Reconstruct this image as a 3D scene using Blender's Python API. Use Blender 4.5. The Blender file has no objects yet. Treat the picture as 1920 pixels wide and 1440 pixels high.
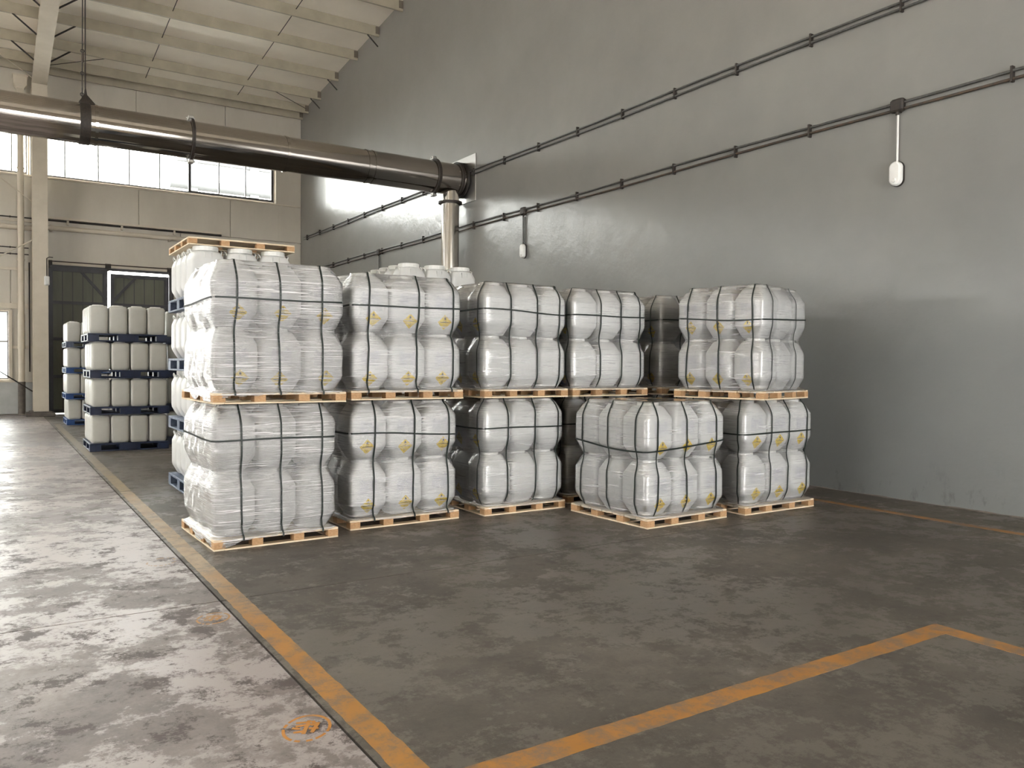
import bpy, math, random
import numpy as np
from mathutils import Vector, Matrix
S = bpy.context.scene
C = S.collection
# ---------------------------------------------------------------- camera, sky, exposure
cam_d = bpy.data.cameras.new('camera'); cam = bpy.data.objects.new('camera', cam_d); C.objects.link(cam)
r_ = Vector((0.83865032, -0.54460922, 0.00815117)); u_ = Vector((0.00573723, 0.02379736, 0.99970034)); f_ = Vector((0.54464, 0.83835224, -0.02308221))
m = Matrix((r_, u_, -f_)).transposed().to_4x4(); m.translation = Vector((0, 0, 1.6)); cam.matrix_world = m
cam_d.sensor_width = 36; cam_d.lens = 1504.4 * 36 / 1920; cam_d.clip_start = .05; cam_d.clip_end = 500
S.camera = cam
w = bpy.data.worlds.new('overcast_sky'); S.world = w; w.use_nodes = True
bgn = w.node_tree.nodes['Background']; bgn.inputs[0].default_value = (1.0, .985, .96, 1); bgn.inputs[1].default_value = 9.0
S.view_settings.view_transform = 'Standard'; S.view_settings.look = 'None'; S.view_settings.gamma = 1
S.view_settings.use_curve_mapping = False; S.view_settings.exposure = 1.24
HALL_X0, HALL_Y0, YF, XW = -24.0, -9.0, 28.2, 9.3
K = YF / 27.6
def FX(x): return x * K
def FZ(z): return 1.6 + (z - 1.6) * K
def ROOF(y): return 10.5 + .1 * (YF - y)

# ---------------------------------------------------------------- materials
def new_mat(name):
    mt = bpy.data.materials.new(name); mt.use_nodes = True
    nt = mt.node_tree; nt.nodes.clear()
    return mt, nt, nt.nodes, nt.links
def rgb(c): return (c[0], c[1], c[2], 1)
def N(ns, t, **kw):
    n = ns.new(t)
    for k, v in kw.items(): setattr(n, k, v)
    return n
def noise(ns, ls, scale, detail=4, rough=.6, vec=None, stretch=None, coord='Object', off=(0, 0, 0), dist=0):
    tc = N(ns, 'ShaderNodeTexCoord'); mp = N(ns, 'ShaderNodeMapping')
    ls.new(tc.outputs[coord], mp.inputs[0])
    mp.inputs['Scale'].default_value = stretch or (1, 1, 1); mp.inputs['Location'].default_value = off
    n = N(ns, 'ShaderNodeTexNoise'); n.inputs['Scale'].default_value = scale; n.inputs['Detail'].default_value = detail
    n.inputs['Roughness'].default_value = rough; n.inputs['Distortion'].default_value = dist
    ls.new(mp.outputs[0], n.inputs['Vector'])
    return n.outputs['Fac']
def ramp(ns, ls, src, stops):
    r = N(ns, 'ShaderNodeValToRGB')
    while len(r.color_ramp.elements) < len(stops): r.color_ramp.elements.new(.5)
    for e, (p, c) in zip(r.color_ramp.elements, stops):
        e.position = p; e.color = rgb(c) if hasattr(c, '__len__') else (c, c, c, 1)
    ls.new(src, r.inputs[0]); return r.outputs[0]
def mix(ns, ls, fac, a, b, mode='MIX'):
    n = N(ns, 'ShaderNodeMix', data_type='RGBA', blend_type=mode)
    for s, v in ((n.inputs[0], fac), (n.inputs[6], a), (n.inputs[7], b)):
        if isinstance(v, (int, float)): s.default_value = v
        elif isinstance(v, tuple): s.default_value = rgb(v)
        else: ls.new(v, s)
    return n.outputs[2]
def math_(ns, ls, op, a, b=0.0, clamp=False):
    n = N(ns, 'ShaderNodeMath', operation=op, use_clamp=clamp)
    for s, v in ((n.inputs[0], a), (n.inputs[1], b)):
        if isinstance(v, (int, float)): s.default_value = v
        else: ls.new(v, s)
    return n.outputs[0]
def bump(ns, ls, h, strength=.3, dist=.01, normal=None):
    b = N(ns, 'ShaderNodeBump'); b.inputs['Strength'].default_value = strength; b.inputs['Distance'].default_value = dist
    ls.new(h, b.inputs['Height'])
    if normal: ls.new(normal, b.inputs['Normal'])
    return b.outputs[0]
def prin(ns, ls, base, rough=.5, metal=0, normal=None, spec=.5, out=True, coat=0, sss=0):
    p = N(ns, 'ShaderNodeBsdfPrincipled')
    for nm, v in (('Base Color', base), ('Roughness', rough), ('Metallic', metal)):
        if isinstance(v, (int, float)): p.inputs[nm].default_value = v
        elif isinstance(v, tuple): p.inputs[nm].default_value = rgb(v)
        else: ls.new(v, p.inputs[nm])
    p.inputs['Specular IOR Level'].default_value = spec; p.inputs['Coat Weight'].default_value = coat
    if normal: ls.new(normal, p.inputs['Normal'])
    if out:
        o = N(ns, 'ShaderNodeOutputMaterial'); ls.new(p.outputs[0], o.inputs[0])
    return p
M = {}
def simple(name, c1, c2=None, scale=5, rough=.5, metal=0, stretch=None, bmp=0, bscale=30, spec=.5, lo=.35, hi=.65, rr=None):
    mt, nt, ns, ls = new_mat(name)
    n = noise(ns, ls, scale, stretch=stretch)
    col = ramp(ns, ls, n, [(lo, c1), (hi, c2 or tuple(x * .85 for x in c1))])
    nm = bump(ns, ls, noise(ns, ls, bscale, stretch=stretch), bmp, .01) if bmp else None
    if rr: rough = ramp(ns, ls, n, [(lo, rr[0]), (hi, rr[1])])
    prin(ns, ls, col, rough, metal, nm, spec); M[name] = mt; return mt
simple('cream_panel', (.56, .52, .44), (.51, .47, .395), 1.2, .42, stretch=(1, 1, .35))
simple('cream_steel', (.60, .54, .44), (.53, .475, .38), 2, .5)
simple('purlin_paint', (.44, .395, .30), (.36, .325, .245), 1.5, .5)
simple('cleat_brown', (.17, .145, .11), (.12, .10, .08), 8, .6)
simple('roof_sheet', (.84, .775, .66), (.77, .71, .60), .8, .5)
simple('pale_block_wall', (.47, .48, .46), (.40, .41, .39), 3, .7, bmp=.1)
simple('gate_sheet', (.145, .15, .11), (.11, .116, .085), 1.5, .55, stretch=(1, 1, .2))
simple('gate_frame_paint', (.055, .055, .06), (.04, .04, .045), 4, .5)
simple('dark_iron', (.016, .014, .012), (.035, .026, .02), 30, .6)
simple('grey_conduit', (.10, .10, .095), (.07, .07, .065), 20, .4, metal=.3)
simple('rusty_conduit', (.09, .06, .04), (.05, .045, .04), 12, .5, metal=.2)
simple('window_alu', (.35, .34, .32), (.30, .29, .27), 5, .4, metal=.4)
simple('white_plastic', (.75, .75, .73), (.68, .68, .66), 8, .35)
simple('drum_plastic', (.575, .58, .57), (.535, .54, .53), 3, .42, bmp=.03, bscale=12)
simple('drum_plastic_dull', (.53, .53, .49), (.485, .485, .445), 3, .45)
simple('drum_lid', (.74, .745, .72), (.66, .665, .64), 10, .45)
simple('blue_plastic', (.014, .025, .065), (.009, .016, .042), 6, .45)
simple('blue_plastic_bright', (.022, .075, .24), (.018, .055, .17), 6, .45)
simple('grey_blue_plastic', (.14, .17, .23), (.05, .07, .12), 8, .5)
simple('deck_wood', (.74, .63, .47), (.62, .50, .34), 6, .7, stretch=(1, 8, 8), bmp=.15)
simple('block_wood', (.50, .31, .16), (.38, .22, .11), 14, .8, stretch=(3, 3, 8), bmp=.3, bscale=60)
simple('hazard_yellow', (.66, .50, .01), (.60, .42, .01), 8, .4)
simple('label_black', (.015, .015, .015), None, 8, .5)
simple('label_ink', (.36, .36, .44), (.46, .46, .52), 40, .5)
simple('outside_steel', (.075, .077, .08), (.065, .067, .07), 2, .7)
simple('outside_ground', (.30, .29, .27), (.25, .24, .22), 1, .9)
simple('concrete_footing', (.14, .12, .10), (.09, .08, .07), 8, .85, bmp=.3)

def steel(name, rough, c, aniso_stretch):
    mt, nt, ns, ls = new_mat(name)
    n = noise(ns, ls, 12, 3, .6, stretch=aniso_stretch)
    rr = ramp(ns, ls, n, [(.3, rough * .8), (.7, rough * 1.25)])
    p = prin(ns, ls, c, rr, 1.0, bump(ns, ls, n, .006, .002))
    M[name] = mt
steel('stainless', .10, (.40, .37, .34), (.6, 30, 30))
steel('stainless_upright', .2, (.55, .52, .48), (30, 30, .6))
steel('galvanised', .36, (.48, .47, .45), (.25, .25, .25))

# strapping: dark green plastic, one variant with film highlights painted across as pale streaks
for nm, sp in (('green_strap', 0), ('green_strap_film_glints', 1)):
    mt, nt, ns, ls = new_mat(nm)
    col = (.006, .012, .009)
    if sp:
        n = noise(ns, ls, 1.0, 3, .7, stretch=(4, 4, 110))
        col = mix(ns, ls, ramp(ns, ls, n, [(.56, 0.0), (.66, .45)]), col, (.34, .36, .35))
    prin(ns, ls, col, .5, 0, None, .4); M[nm] = mt

# stretch film: clear film with horizontal strands whose glints are painted near-white over grey
def film(name, dens, streak, bstr, rough, zsc=55, diag=.35):
    mt, nt, ns, ls = new_mat(name)
    n1 = noise(ns, ls, 1.0, 5, .62, stretch=(2.2, 2.2, zsc), dist=diag)
    n2 = noise(ns, ls, 3.2, 4, .6, dist=1.2)
    n3 = noise(ns, ls, 1.4, 2, .5, off=(7, 3, 1))
    h = math_(ns, ls, 'ADD', math_(ns, ls, 'MULTIPLY', n1, .8), math_(ns, ls, 'MULTIPLY', n2, .8))
    nb = bump(ns, ls, h, bstr, .02)
    st = ramp(ns, ls, n1, [(.53, 0.0), (.61, 1.0)])
    area = ramp(ns, ls, n3, [(.40, .35), (.60, 1.0)])
    fac = math_(ns, ls, 'ADD', math_(ns, ls, 'MULTIPLY', math_(ns, ls, 'MULTIPLY', st, area), streak), dens, True)
    tr = N(ns, 'ShaderNodeBsdfTransparent'); tr.inputs[0].default_value = (.97, .97, .97, 1)
    p = prin(ns, ls, mix(ns, ls, st, (.45, .445, .44), (.93, .92, .92)), .35, 0, nb, .5, out=False)
    mx = N(ns, 'ShaderNodeMixShader'); ls.new(fac, mx.inputs[0]); ls.new(tr.outputs[0], mx.inputs[1]); ls.new(p.outputs[0], mx.inputs[2])
    gl = N(ns, 'ShaderNodeBsdfGlossy'); gl.inputs['Roughness'].default_value = rough; ls.new(nb, gl.inputs['Normal'])
    gl.inputs[0].default_value = (1, 1, 1, 1)
    fr = N(ns, 'ShaderNodeFresnel'); fr.inputs[0].default_value = 1.55; ls.new(nb, fr.inputs['Normal'])
    fm = math_(ns, ls, 'MULTIPLY', fr.outputs[0], 1.5, True)
    m2 = N(ns, 'ShaderNodeMixShader'); ls.new(fm, m2.inputs[0]); ls.new(mx.outputs[0], m2.inputs[1]); ls.new(gl.outputs[0], m2.inputs[2])
    o = N(ns, 'ShaderNodeOutputMaterial'); ls.new(m2.outputs[0], o.inputs[0]); M[name] = mt
film('film_thick', .37, .55, .65, .12, zsc=120)
film('film_medium', .23, .40, .42, .13, zsc=110)
film('film_thin', .22, .20, .20, .11, zsc=90)

# glass of the windows: clear pane with its reflection
mt, nt, ns, ls = new_mat('window_glass')
tr = N(ns, 'ShaderNodeBsdfTransparent'); tr.inputs[0].default_value = (.93, .95, .94, 1)
gl = N(ns, 'ShaderNodeBsdfGlossy'); gl.inputs['Roughness'].default_value = .03
fr = N(ns, 'ShaderNodeFresnel'); fr.inputs[0].default_value = 1.5
mx = N(ns, 'ShaderNodeMixShader'); ls.new(fr.outputs[0], mx.inputs[0]); ls.new(tr.outputs[0], mx.inputs[1]); ls.new(gl.outputs[0], mx.inputs[2])
o = N(ns, 'ShaderNodeOutputMaterial'); ls.new(mx.outputs[0], o.inputs[0]); M['window_glass'] = mt

# grey wall: trowelled semi-gloss paint
mt, nt, ns, ls = new_mat('grey_gloss_paint')
tc = N(ns, 'ShaderNodeTexCoord'); sx = N(ns, 'ShaderNodeSeparateXYZ'); ls.new(tc.outputs['Object'], sx.inputs[0])
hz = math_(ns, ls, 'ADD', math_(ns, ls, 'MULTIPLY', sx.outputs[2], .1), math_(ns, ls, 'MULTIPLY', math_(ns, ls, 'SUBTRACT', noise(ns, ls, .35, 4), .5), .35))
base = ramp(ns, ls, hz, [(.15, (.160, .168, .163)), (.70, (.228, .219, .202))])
bl = ramp(ns, ls, noise(ns, ls, .7, 5, .6), [(.3, .92), (.7, 1.05)])
base = mix(ns, ls, 1.0, base, bl, 'MULTIPLY')
sp = ramp(ns, ls, noise(ns, ls, 1.3, 3, .5, off=(3, 9, 4)), [(.74, 0.0), (.82, .25)])
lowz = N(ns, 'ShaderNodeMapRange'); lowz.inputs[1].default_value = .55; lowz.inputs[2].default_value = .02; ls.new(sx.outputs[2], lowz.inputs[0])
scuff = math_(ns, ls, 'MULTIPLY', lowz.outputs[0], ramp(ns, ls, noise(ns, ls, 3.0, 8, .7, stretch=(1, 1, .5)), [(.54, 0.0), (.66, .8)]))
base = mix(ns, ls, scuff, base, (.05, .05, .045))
n1 = noise(ns, ls, 1.5, 4, .5, off=(2, 2, 5)); n2 = noise(ns, ls, 5, 6, .62)
h = math_(ns, ls, 'ADD', math_(ns, ls, 'MULTIPLY', n1, 1.0), math_(ns, ls, 'MULTIPLY', n2, .42))
rg = math_(ns, ls, 'ADD', math_(ns, ls, 'MULTIPLY', noise(ns, ls, .8, 2, .5, off=(9, 1, 2)), .16), .10)
p = prin(ns, ls, base, .45, 0, bump(ns, ls, h, .25, .03), .4, coat=.6)
ls.new(rg, p.inputs['Coat Roughness']); ls.new(bump(ns, ls, h, .55, .03), p.inputs['Coat Normal']); M['grey_gloss_paint'] = mt

# concrete slabs
def concrete(name, dark, mid, light, stain, r0, r1, pale, grime, b=.12):
    mt, nt, ns, ls = new_mat(name)
    big = noise(ns, ls, .5, 7, .66, off=(4, 1, 0), dist=.3)
    med = noise(ns, ls, 3.2, 10, .78)
    fine = noise(ns, ls, 40, 6, .75)
    c = ramp(ns, ls, big, [(.36, dark), (.52, mid), (.66, light)])
    c = mix(ns, ls, 1.0, c, ramp(ns, ls, med, [(.36, .68), (.52, 1.0), (.68, 1.18)]), 'MULTIPLY')
    c = mix(ns, ls, .5, c, ramp(ns, ls, fine, [(.3, .7), (.7, 1.2)]), 'MULTIPLY')
    # worn pale surface, broken up into ragged patches
    pm = ramp(ns, ls, math_(ns, ls, 'ADD', math_(ns, ls, 'MULTIPLY', noise(ns, ls, 2.4, 12, .80, off=(1, 7, 0)), .65), math_(ns, ls, 'MULTIPLY', noise(ns, ls, .6, 3, .5, off=(5, 5, 0)), .35)), [(.485, 0.0), (.52, 1.0)])
    c = mix(ns, ls, math_(ns, ls, 'MULTIPLY', pm, pale), c, light)
    # dark rubbed-in dirt
    dm = ramp(ns, ls, noise(ns, ls, 3.6, 12, .82, off=(13, 2, 0)), [(.525, 0.0), (.57, 1.0)])
    c = mix(ns, ls, math_(ns, ls, 'MULTIPLY', dm, grime), c, stain)
    rg = mix(ns, ls, pm, (r1, r1, r1), (r0, r0, r0)); rg = mix(ns, ls, math_(ns, ls, 'MULTIPLY', dm, grime), rg, (r1+.1, r1+.1, r1+.1))
    hh = math_(ns, ls, 'ADD', math_(ns, ls, 'MULTIPLY', med, 1.0), math_(ns, ls, 'MULTIPLY', fine, .12))
    prin(ns, ls, c, rg, 0, bump(ns, ls, hh, b, .012), .5); M[name] = mt
concrete('concrete_aisle', (.145, .120, .110), (.175, .148, .137), (.32, .28, .268), (.062, .045, .042), .30, .46, .9, .95)
concrete('concrete_bay', (.062, .053, .044), (.086, .074, .061), (.130, .114, .095), (.055, .047, .038), .38, .58, .45, .6)
simple('slab_joint', (.03, .026, .022), (.05, .045, .04), 20, .9)

# worn floor paint
def floor_paint(name, col, faded, y0, y1, wear=.5):
    mt, nt, ns, ls = new_mat(name)
    tc = N(ns, 'ShaderNodeTexCoord'); sx = N(ns, 'ShaderNodeSeparateXYZ'); ls.new(tc.outputs['Object'], sx.inputs[0])
    g = N(ns, 'ShaderNodeMapRange'); g.inputs[1].default_value = y0; g.inputs[2].default_value = y1
    ls.new(math_(ns, ls, 'ADD', sx.outputs[1], math_(ns, ls, 'MULTIPLY', math_(ns, ls, 'SUBTRACT', noise(ns, ls, 1.5, 4), .5), 2.5)), g.inputs[0])
    n = noise(ns, ls, 6, 12, .8)
    c = mix(ns, ls, g.outputs[0], col, faded)
    c = mix(ns, ls, ramp(ns, ls, noise(ns, ls, 2.2, 4, .6), [(.35, 0.0), (.7, .55)]), c, tuple(x * .62 for x in col))
    c = mix(ns, ls, ramp(ns, ls, n, [(wear, 0.0), (wear + .12, .75)]), c, (.13, .11, .09))
    prin(ns, ls, c, .5, 0, bump(ns, ls, n, .1, .005)); M[name] = mt
floor_paint('yellow_paint', (.37, .172, .035), (.33, .25, .16), 4.7, 6.6, .47)
floor_paint('yellow_paint_far', (.36, .16, .03), (.36, .16, .03), 90, 99, .455)
floor_paint('faded_paint', (.34, .25, .13), (.20, .165, .12), 10.0, 14.0, .47)
floor_paint('stamp_paint', (.48, .21, .04), (.28, .20, .10), 4.5, 5.5, .56)

# ---------------------------------------------------------------- mesh helpers
class MB:
    def __init__(s): s.v = []; s.f = []; s.mi = []; s.sm = []
    def add(s, vs, fs, mi=0, smooth=False):
        o = len(s.v); s.v += [tuple(map(float, v)) for v in vs]
        s.f += [tuple(i + o for i in f) for f in fs]; s.mi += [mi] * len(fs); s.sm += [smooth] * len(fs)
        return s
    def box(s, a, b, mi=0):
        x0, y0, z0 = a; x1, y1, z1 = b
        return s.add([(x0,y0,z0),(x1,y0,z0),(x1,y1,z0),(x0,y1,z0),(x0,y0,z1),(x1,y0,z1),(x1,y1,z1),(x0,y1,z1)],
                     [(0,3,2,1),(4,5,6,7),(0,1,5,4),(1,2,6,5),(2,3,7,6),(3,0,4,7)], mi)
    def cbox(s, a, b, c=.003, mi=0):     # box with chamfered vertical and top edges
        x0, y0, z0 = a; x1, y1, z1 = b
        def ring(d, z):
            return [(x0+c+d,y0+d,z),(x1-c-d,y0+d,z),(x1-d,y0+c+d,z),(x1-d,y1-c-d,z),(x1-c-d,y1-d,z),(x0+c+d,y1-d,z),(x0+d,y1-c-d,z),(x0+d,y0+c+d,z)]
        vs = ring(c*.7, z0) + ring(0, z0+c) + ring(0, z1-c) + ring(c*.7, z1)
        fs = [tuple(range(7, -1, -1)), tuple(range(24, 32))]
        for k in range(3):
            for i in range(8):
                j = (i+1) % 8; fs.append((k*8+i, k*8+j, k*8+8+j, k*8+8+i))
        return s.add(vs, fs, mi)
    def tube(s, p, q, r, n=12, r2=None, caps=True, mi=0):
        p, q = Vector(p), Vector(q); d = (q - p).normalized(); r2 = r if r2 is None else r2
        a = d.orthogonal().normalized(); b = d.cross(a)
        vs = [p + (a*math.cos(t)+b*math.sin(t))*r for t in [2*math.pi*i/n for i in range(n)]] + [q + (a*math.cos(t)+b*math.sin(t))*r2 for t in [2*math.pi*i/n for i in range(n)]]
        s.add(vs, [(i, (i+1) % n, n+(i+1) % n, n+i) for i in range(n)], mi, True)
        if caps:
            s.add(vs[:n], [tuple(range(n-1, -1, -1))], mi); s.add(vs[n:], [tuple(range(n))], mi)
        return s
    def ring(s, c, ax, r0, r1, t, n=40, mi=0):   # annular flange
        c = Vector(c); d = Vector(ax).normalized(); a = d.orthogonal().normalized(); b = d.cross(a); vs = []
        for i in range(n):
            e = a*math.cos(2*math.pi*i/n)+b*math.sin(2*math.pi*i/n)
            vs += [c+e*r0-d*t/2, c+e*r1-d*t/2, c+e*r1+d*t/2, c+e*r0+d*t/2]
        fs = []
        for i in range(n):
            j = (i+1) % n
            for k in range(4): fs.append((i*4+k, i*4+(k+1) % 4, j*4+(k+1) % 4, j*4+k))
        return s.add(vs, fs, mi)
    def path(s, pts, r, n=8, mi=0):
        pts = [Vector(p) for p in pts]; vs = []
        a = None
        for i, p in enumerate(pts):
            d = (pts[min(i+1, len(pts)-1)] - pts[max(i-1, 0)]).normalized()
            a = d.orthogonal().normalized() if a is None else (a - d*a.dot(d)).normalized()
            b = d.cross(a)
            vs += [p + (a*math.cos(2*math.pi*k/n)+b*math.sin(2*math.pi*k/n))*r for k in range(n)]
        fs = []
        for i in range(len(pts)-1):
            for k in range(n): fs.append((i*n+k, i*n+(k+1) % n, (i+1)*n+(k+1) % n, (i+1)*n+k))
        s.add(vs, fs, mi, True)
        s.add(vs[:n], [tuple(range(n-1, -1, -1))], mi); s.add(vs[-n:], [tuple(range(n))], mi)
        return s
    def loft(s, rings, mi=0, smooth=True, closed=True, cap0=True, cap1=True):
        n = len(rings[0]); vs = [p for r in rings for p in r]; fs = []
        for i in range(len(rings)-1):
            for k in range(n if closed else n-1):
                j = (k+1) % n; fs.append((i*n+k, i*n+j, (i+1)*n+j, (i+1)*n+k))
        s.add(vs, fs, mi, smooth)
        if cap0: s.add(rings[0], [tuple(range(n-1, -1, -1))], mi)
        if cap1: s.add(rings[-1], [tuple(range(n))], mi)
        return s
    def mesh(s, name, mats):
        me = bpy.data.meshes.new(name); me.from_pydata(s.v, [], s.f)
        for m_ in (mats if isinstance(mats, (list, tuple)) else [mats]): me.materials.append(M[m_])
        me.polygons.foreach_set('material_index', s.mi); me.polygons.foreach_set('use_smooth', s.sm); me.update()
        return me
def link(name, me, parent=None, loc=(0, 0, 0), rz=0):
    o = bpy.data.objects.new(name, me); C.objects.link(o); o.location = loc; o.rotation_euler = (0, 0, rz)
    if parent: o.parent = parent
    return o
def ob(name, mb, mats, parent=None, **kw): return link(name, mb.mesh(name, mats), parent, **kw)
def tag(o, label=None, cat=None, group=None, kind=None):
    for k, v in (('label', label), ('category', cat), ('group', group), ('kind', kind)):
        if v: o[k] = v
    return o
def thing(name, label, cat, loc=(0, 0, 0), rz=0, group=None):
    return tag(link(name, None, None, loc, rz), label, cat, group)
def struct(name, mb, mats, parent=None):
    o = ob(name, mb, mats, parent)
    if not parent: o['kind'] = 'structure'
    return o
def copy_tree(o, parent=None):
    c = o.copy(); C.objects.link(c); c.parent = parent
    for ch in list(o.children): copy_tree(ch, c)
    return c
R = random.Random(4)

# ---------------------------------------------------------------- floor
fb = MB().box((HALL_X0, HALL_Y0, -.30), (XW+.3, YF+.3, -.012))
floor = struct('floor', fb, 'slab_joint')
xs = [HALL_X0, -18.7, -13.7, -8.7, -3.72, 1.285, XW]; ys = [HALL_Y0, -5.6, 0.0, 5.56, 11.15, 16.8, 22.4, YF]
for i in range(len(xs)-1):
    for j in range(len(ys)-1):
        g = .0065
        mb = MB().box((xs[i]+g, ys[j]+g, -.02), (xs[i+1]-g, ys[j+1]-g, 0))
        o = ob('concrete_slab', mb, 'concrete_bay' if i == 5 else 'concrete_aisle', floor)
# ---------------------------------------------------------------- right wall
roofline = lambda y: ROOF(y) + .1
mb = MB()
YE = YF+.25
mb.add([(XW, HALL_Y0, 0), (XW, YE, 0), (XW, YE, roofline(YE)), (XW, HALL_Y0, roofline(HALL_Y0)),
        (XW+.24, HALL_Y0, 0), (XW+.24, YE, 0), (XW+.24, YE, roofline(YE)), (XW+.24, HALL_Y0, roofline(HALL_Y0))],
       [(0, 1, 2, 3), (7, 6, 5, 4), (0, 3, 7, 4), (1, 5, 6, 2), (3, 2, 6, 7), (0, 4, 5, 1)])
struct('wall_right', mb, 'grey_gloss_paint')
mb = MB()   # rough mortar fillet at the foot of the wall
pts = []
yy = HALL_Y0
sec = []
while yy < 27.9:
    k = R.uniform(.4, 1.2); sec.append([(XW+.001, yy, 0.001), (XW-.014*k, yy, .001), (XW-.006*k, yy, .009*k), (XW+.001, yy, .016*k)]); yy += .16
mb.loft(sec, closed=True, smooth=False)
struct('baseboard_right', mb, 'concrete_footing')

# ---------------------------------------------------------------- far wall, panel by panel
backw = struct('wall_back', MB().box((HALL_X0, YF+.06, 10.15), (XW, YF+.22, 10.6)), 'cream_panel')
def panel(x0, x1, z0, z1, mat='cream_panel'):
    g = .005
    mb = MB().cbox((x0+g, YF, z0+g), (x1-g, YF+.12, z1-g), .012)
    # shallow pressed rib lines
    n = max(1, int((x1-x0)/.7))
    for k in range(1, n):
        x = x0+(x1-x0)*k/n
        mb.box((x-.006, YF-.004, z0+.02), (x+.006, YF+.001, z1-.02))
    return ob('wall_panel', mb, mat, backw)
def backing(x0, x1, z0, z1): return ob('backing_sheet', MB().box((x0, YF+.121, z0), (x1, YF+.20, z1)), 'cream_steel', backw)  # unseen sheets added behind the panels to stop light leaking through seams
ZS, ZT = FZ(7.10), FZ(8.52)           # upper window band
ZL, ZD = FZ(4.50), FZ(4.42)
xj = [FX(a) for a in (1.18, 3.92, 6.71, 9.3/K)]
for a, b in zip(xj[:-1], xj[1:]):
    panel(a, b, FZ(5.79), ZS-.04)
for a, b in ((FX(1.18), FX(5.15)), (FX(5.15), XW)): panel(a, b, ZL+.10, FZ(5.79))
panel(FX(4.86), FX(6.9), 0, ZL+.10); panel(FX(6.9), XW, 0, ZL+.10)
for a, b in ((1.18, 3.85), (3.85, 6.55), (6.55, 9.1)): panel(FX(a), FX(b), ZT+.02, 10.35)
panel(FX(8.22), XW, ZS-.04, ZT+.02)
# left bay
panel(-4.2, FX(1.18), FZ(4.30), ZS-.04)
panel(-4.2, FX(1.18), ZT+.02, 10.35)
panel(FX(.50), FX(1.18), FZ(1.02), FZ(4.30)); panel(-4.2, FX(.50), FZ(3.08), FZ(4.30))
panel(-4.2, -2.0, 1.05, FZ(3.08))
panel(-4.2, FX(1.18), .02, 1.03, 'pale_block_wall')
xx = -4.2
while xx > HALL_X0:                    # continuation of the hall further left
    x1 = max(HALL_X0, xx-2.8)
    panel(x1, xx, 0, 1.03, 'pale_block_wall'); panel(x1, xx, 1.03, ZS-.04); panel(x1, xx, ZT+.02, 10.35)
    xx = x1
backing(HALL_X0, XW, ZT-.01, 10.14); backing(HALL_X0, XW, ZL+.06, ZS+.01); backing(FX(8.15), XW, ZS+.011, ZT-.011)
backing(FX(4.80), XW, -.2, ZL+.059); backing(FX(.45), FX(1.46), -.2, ZL+.059); backing(FX(.94), FX(1.0), ZS+.011, ZT-.011)
backing(HALL_X0, FX(.449), -.2, FZ(1.08)); backing(HALL_X0, FX(.449), FZ(3.06), ZL+.059); backing(HALL_X0, -2.001, FZ(1.081), FZ(3.059))
# sill ledge and flashing
tag(ob('trim_1', MB().cbox((FX(1.18), YF-.05, ZS-.085), (XW-.02, YF, ZS-.035), .006), 'cream_steel'), kind='structure')
tag(ob('trim_2', MB().cbox((-12, YF-.05, ZS-.085), (FX(1.1), YF, ZS-.035), .006), 'cream_steel'), kind='structure')

# windows (upper band): frame, mullions, panes
def ribbon_window(idx, x0, x1, z0, z1, muls, dark_from=None, zbar=None):
    wf = MB()
    t = .045
    wf.box((x0, YF+.01, z0), (x1, YF+.09, z0+t)).box((x0, YF+.01, z1-t), (x1, YF+.09, z1)).box((x0, YF+.012, z0+t), (x0+t, YF+.088, z1-t)).box((x1-t, YF+.012, z0+t), (x1, YF+.088, z1-t))
    wn = struct('window_%d' % idx, wf, 'window_alu')
    ed = [x0+t] + list(muls) + [x1-t]
    for a in muls: ob('mullion', MB().box((a-.018, YF+.015, z0+t), (a+.018, YF+.085, z1-t)), 'window_alu', wn)
    if zbar: ob('transom', MB().box((x0+t, YF+.016, zbar-.03), (x1-t, YF+.084, zbar+.03)), 'window_alu', wn)
    for a, b in zip(ed[:-1], ed[1:]): ob('pane', MB().box((a+.018, YF+.045, z0+t), (b-.018, YF+.051, z1-t)), 'window_glass', wn)
    return wn
w1 = ribbon_window(1, FX(1.0), FX(8.16), ZS, ZT, [FX(a) for a in (1.90, 2.79, 3.66, 4.54, 5.45, 6.35, 7.21)])
# the sliding leaf of darker frame on the right of the ribbon
lf = MB()
a, b = FX(5.42), FX(8.12)
lf.box((a-.03, YF-.01, ZS+.03), (a+.05, YF+.03, ZT-.03)).box((b-.06, YF-.01, ZS+.03), (b, YF+.03, ZT-.03)).box((a+.05, YF-.008, ZS+.03), (b-.06, YF+.028, ZS+.075))
ob('sliding_leaf_frame', lf, 'grey_conduit', w1)['label'] = 'darker grey sliding leaf frame at the right end'
ribbon_window(2, -3.9, FX(.93), ZS, ZT, [-3.0, -2.1, -1.2, -.3, .55])
xx = -4.5; k = 3
while xx > HALL_X0+6:
    ribbon_window(k, xx-6.6, xx, ZS, ZT, [xx-6.6+1.1*i for i in range(1, 6)]); xx -= 7.4; k += 1
ribbon_window(k, -2.0, FX(.44), FZ(1.08), FZ(3.06), [-.8], zbar=FZ(2.18)); k += 1

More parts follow.
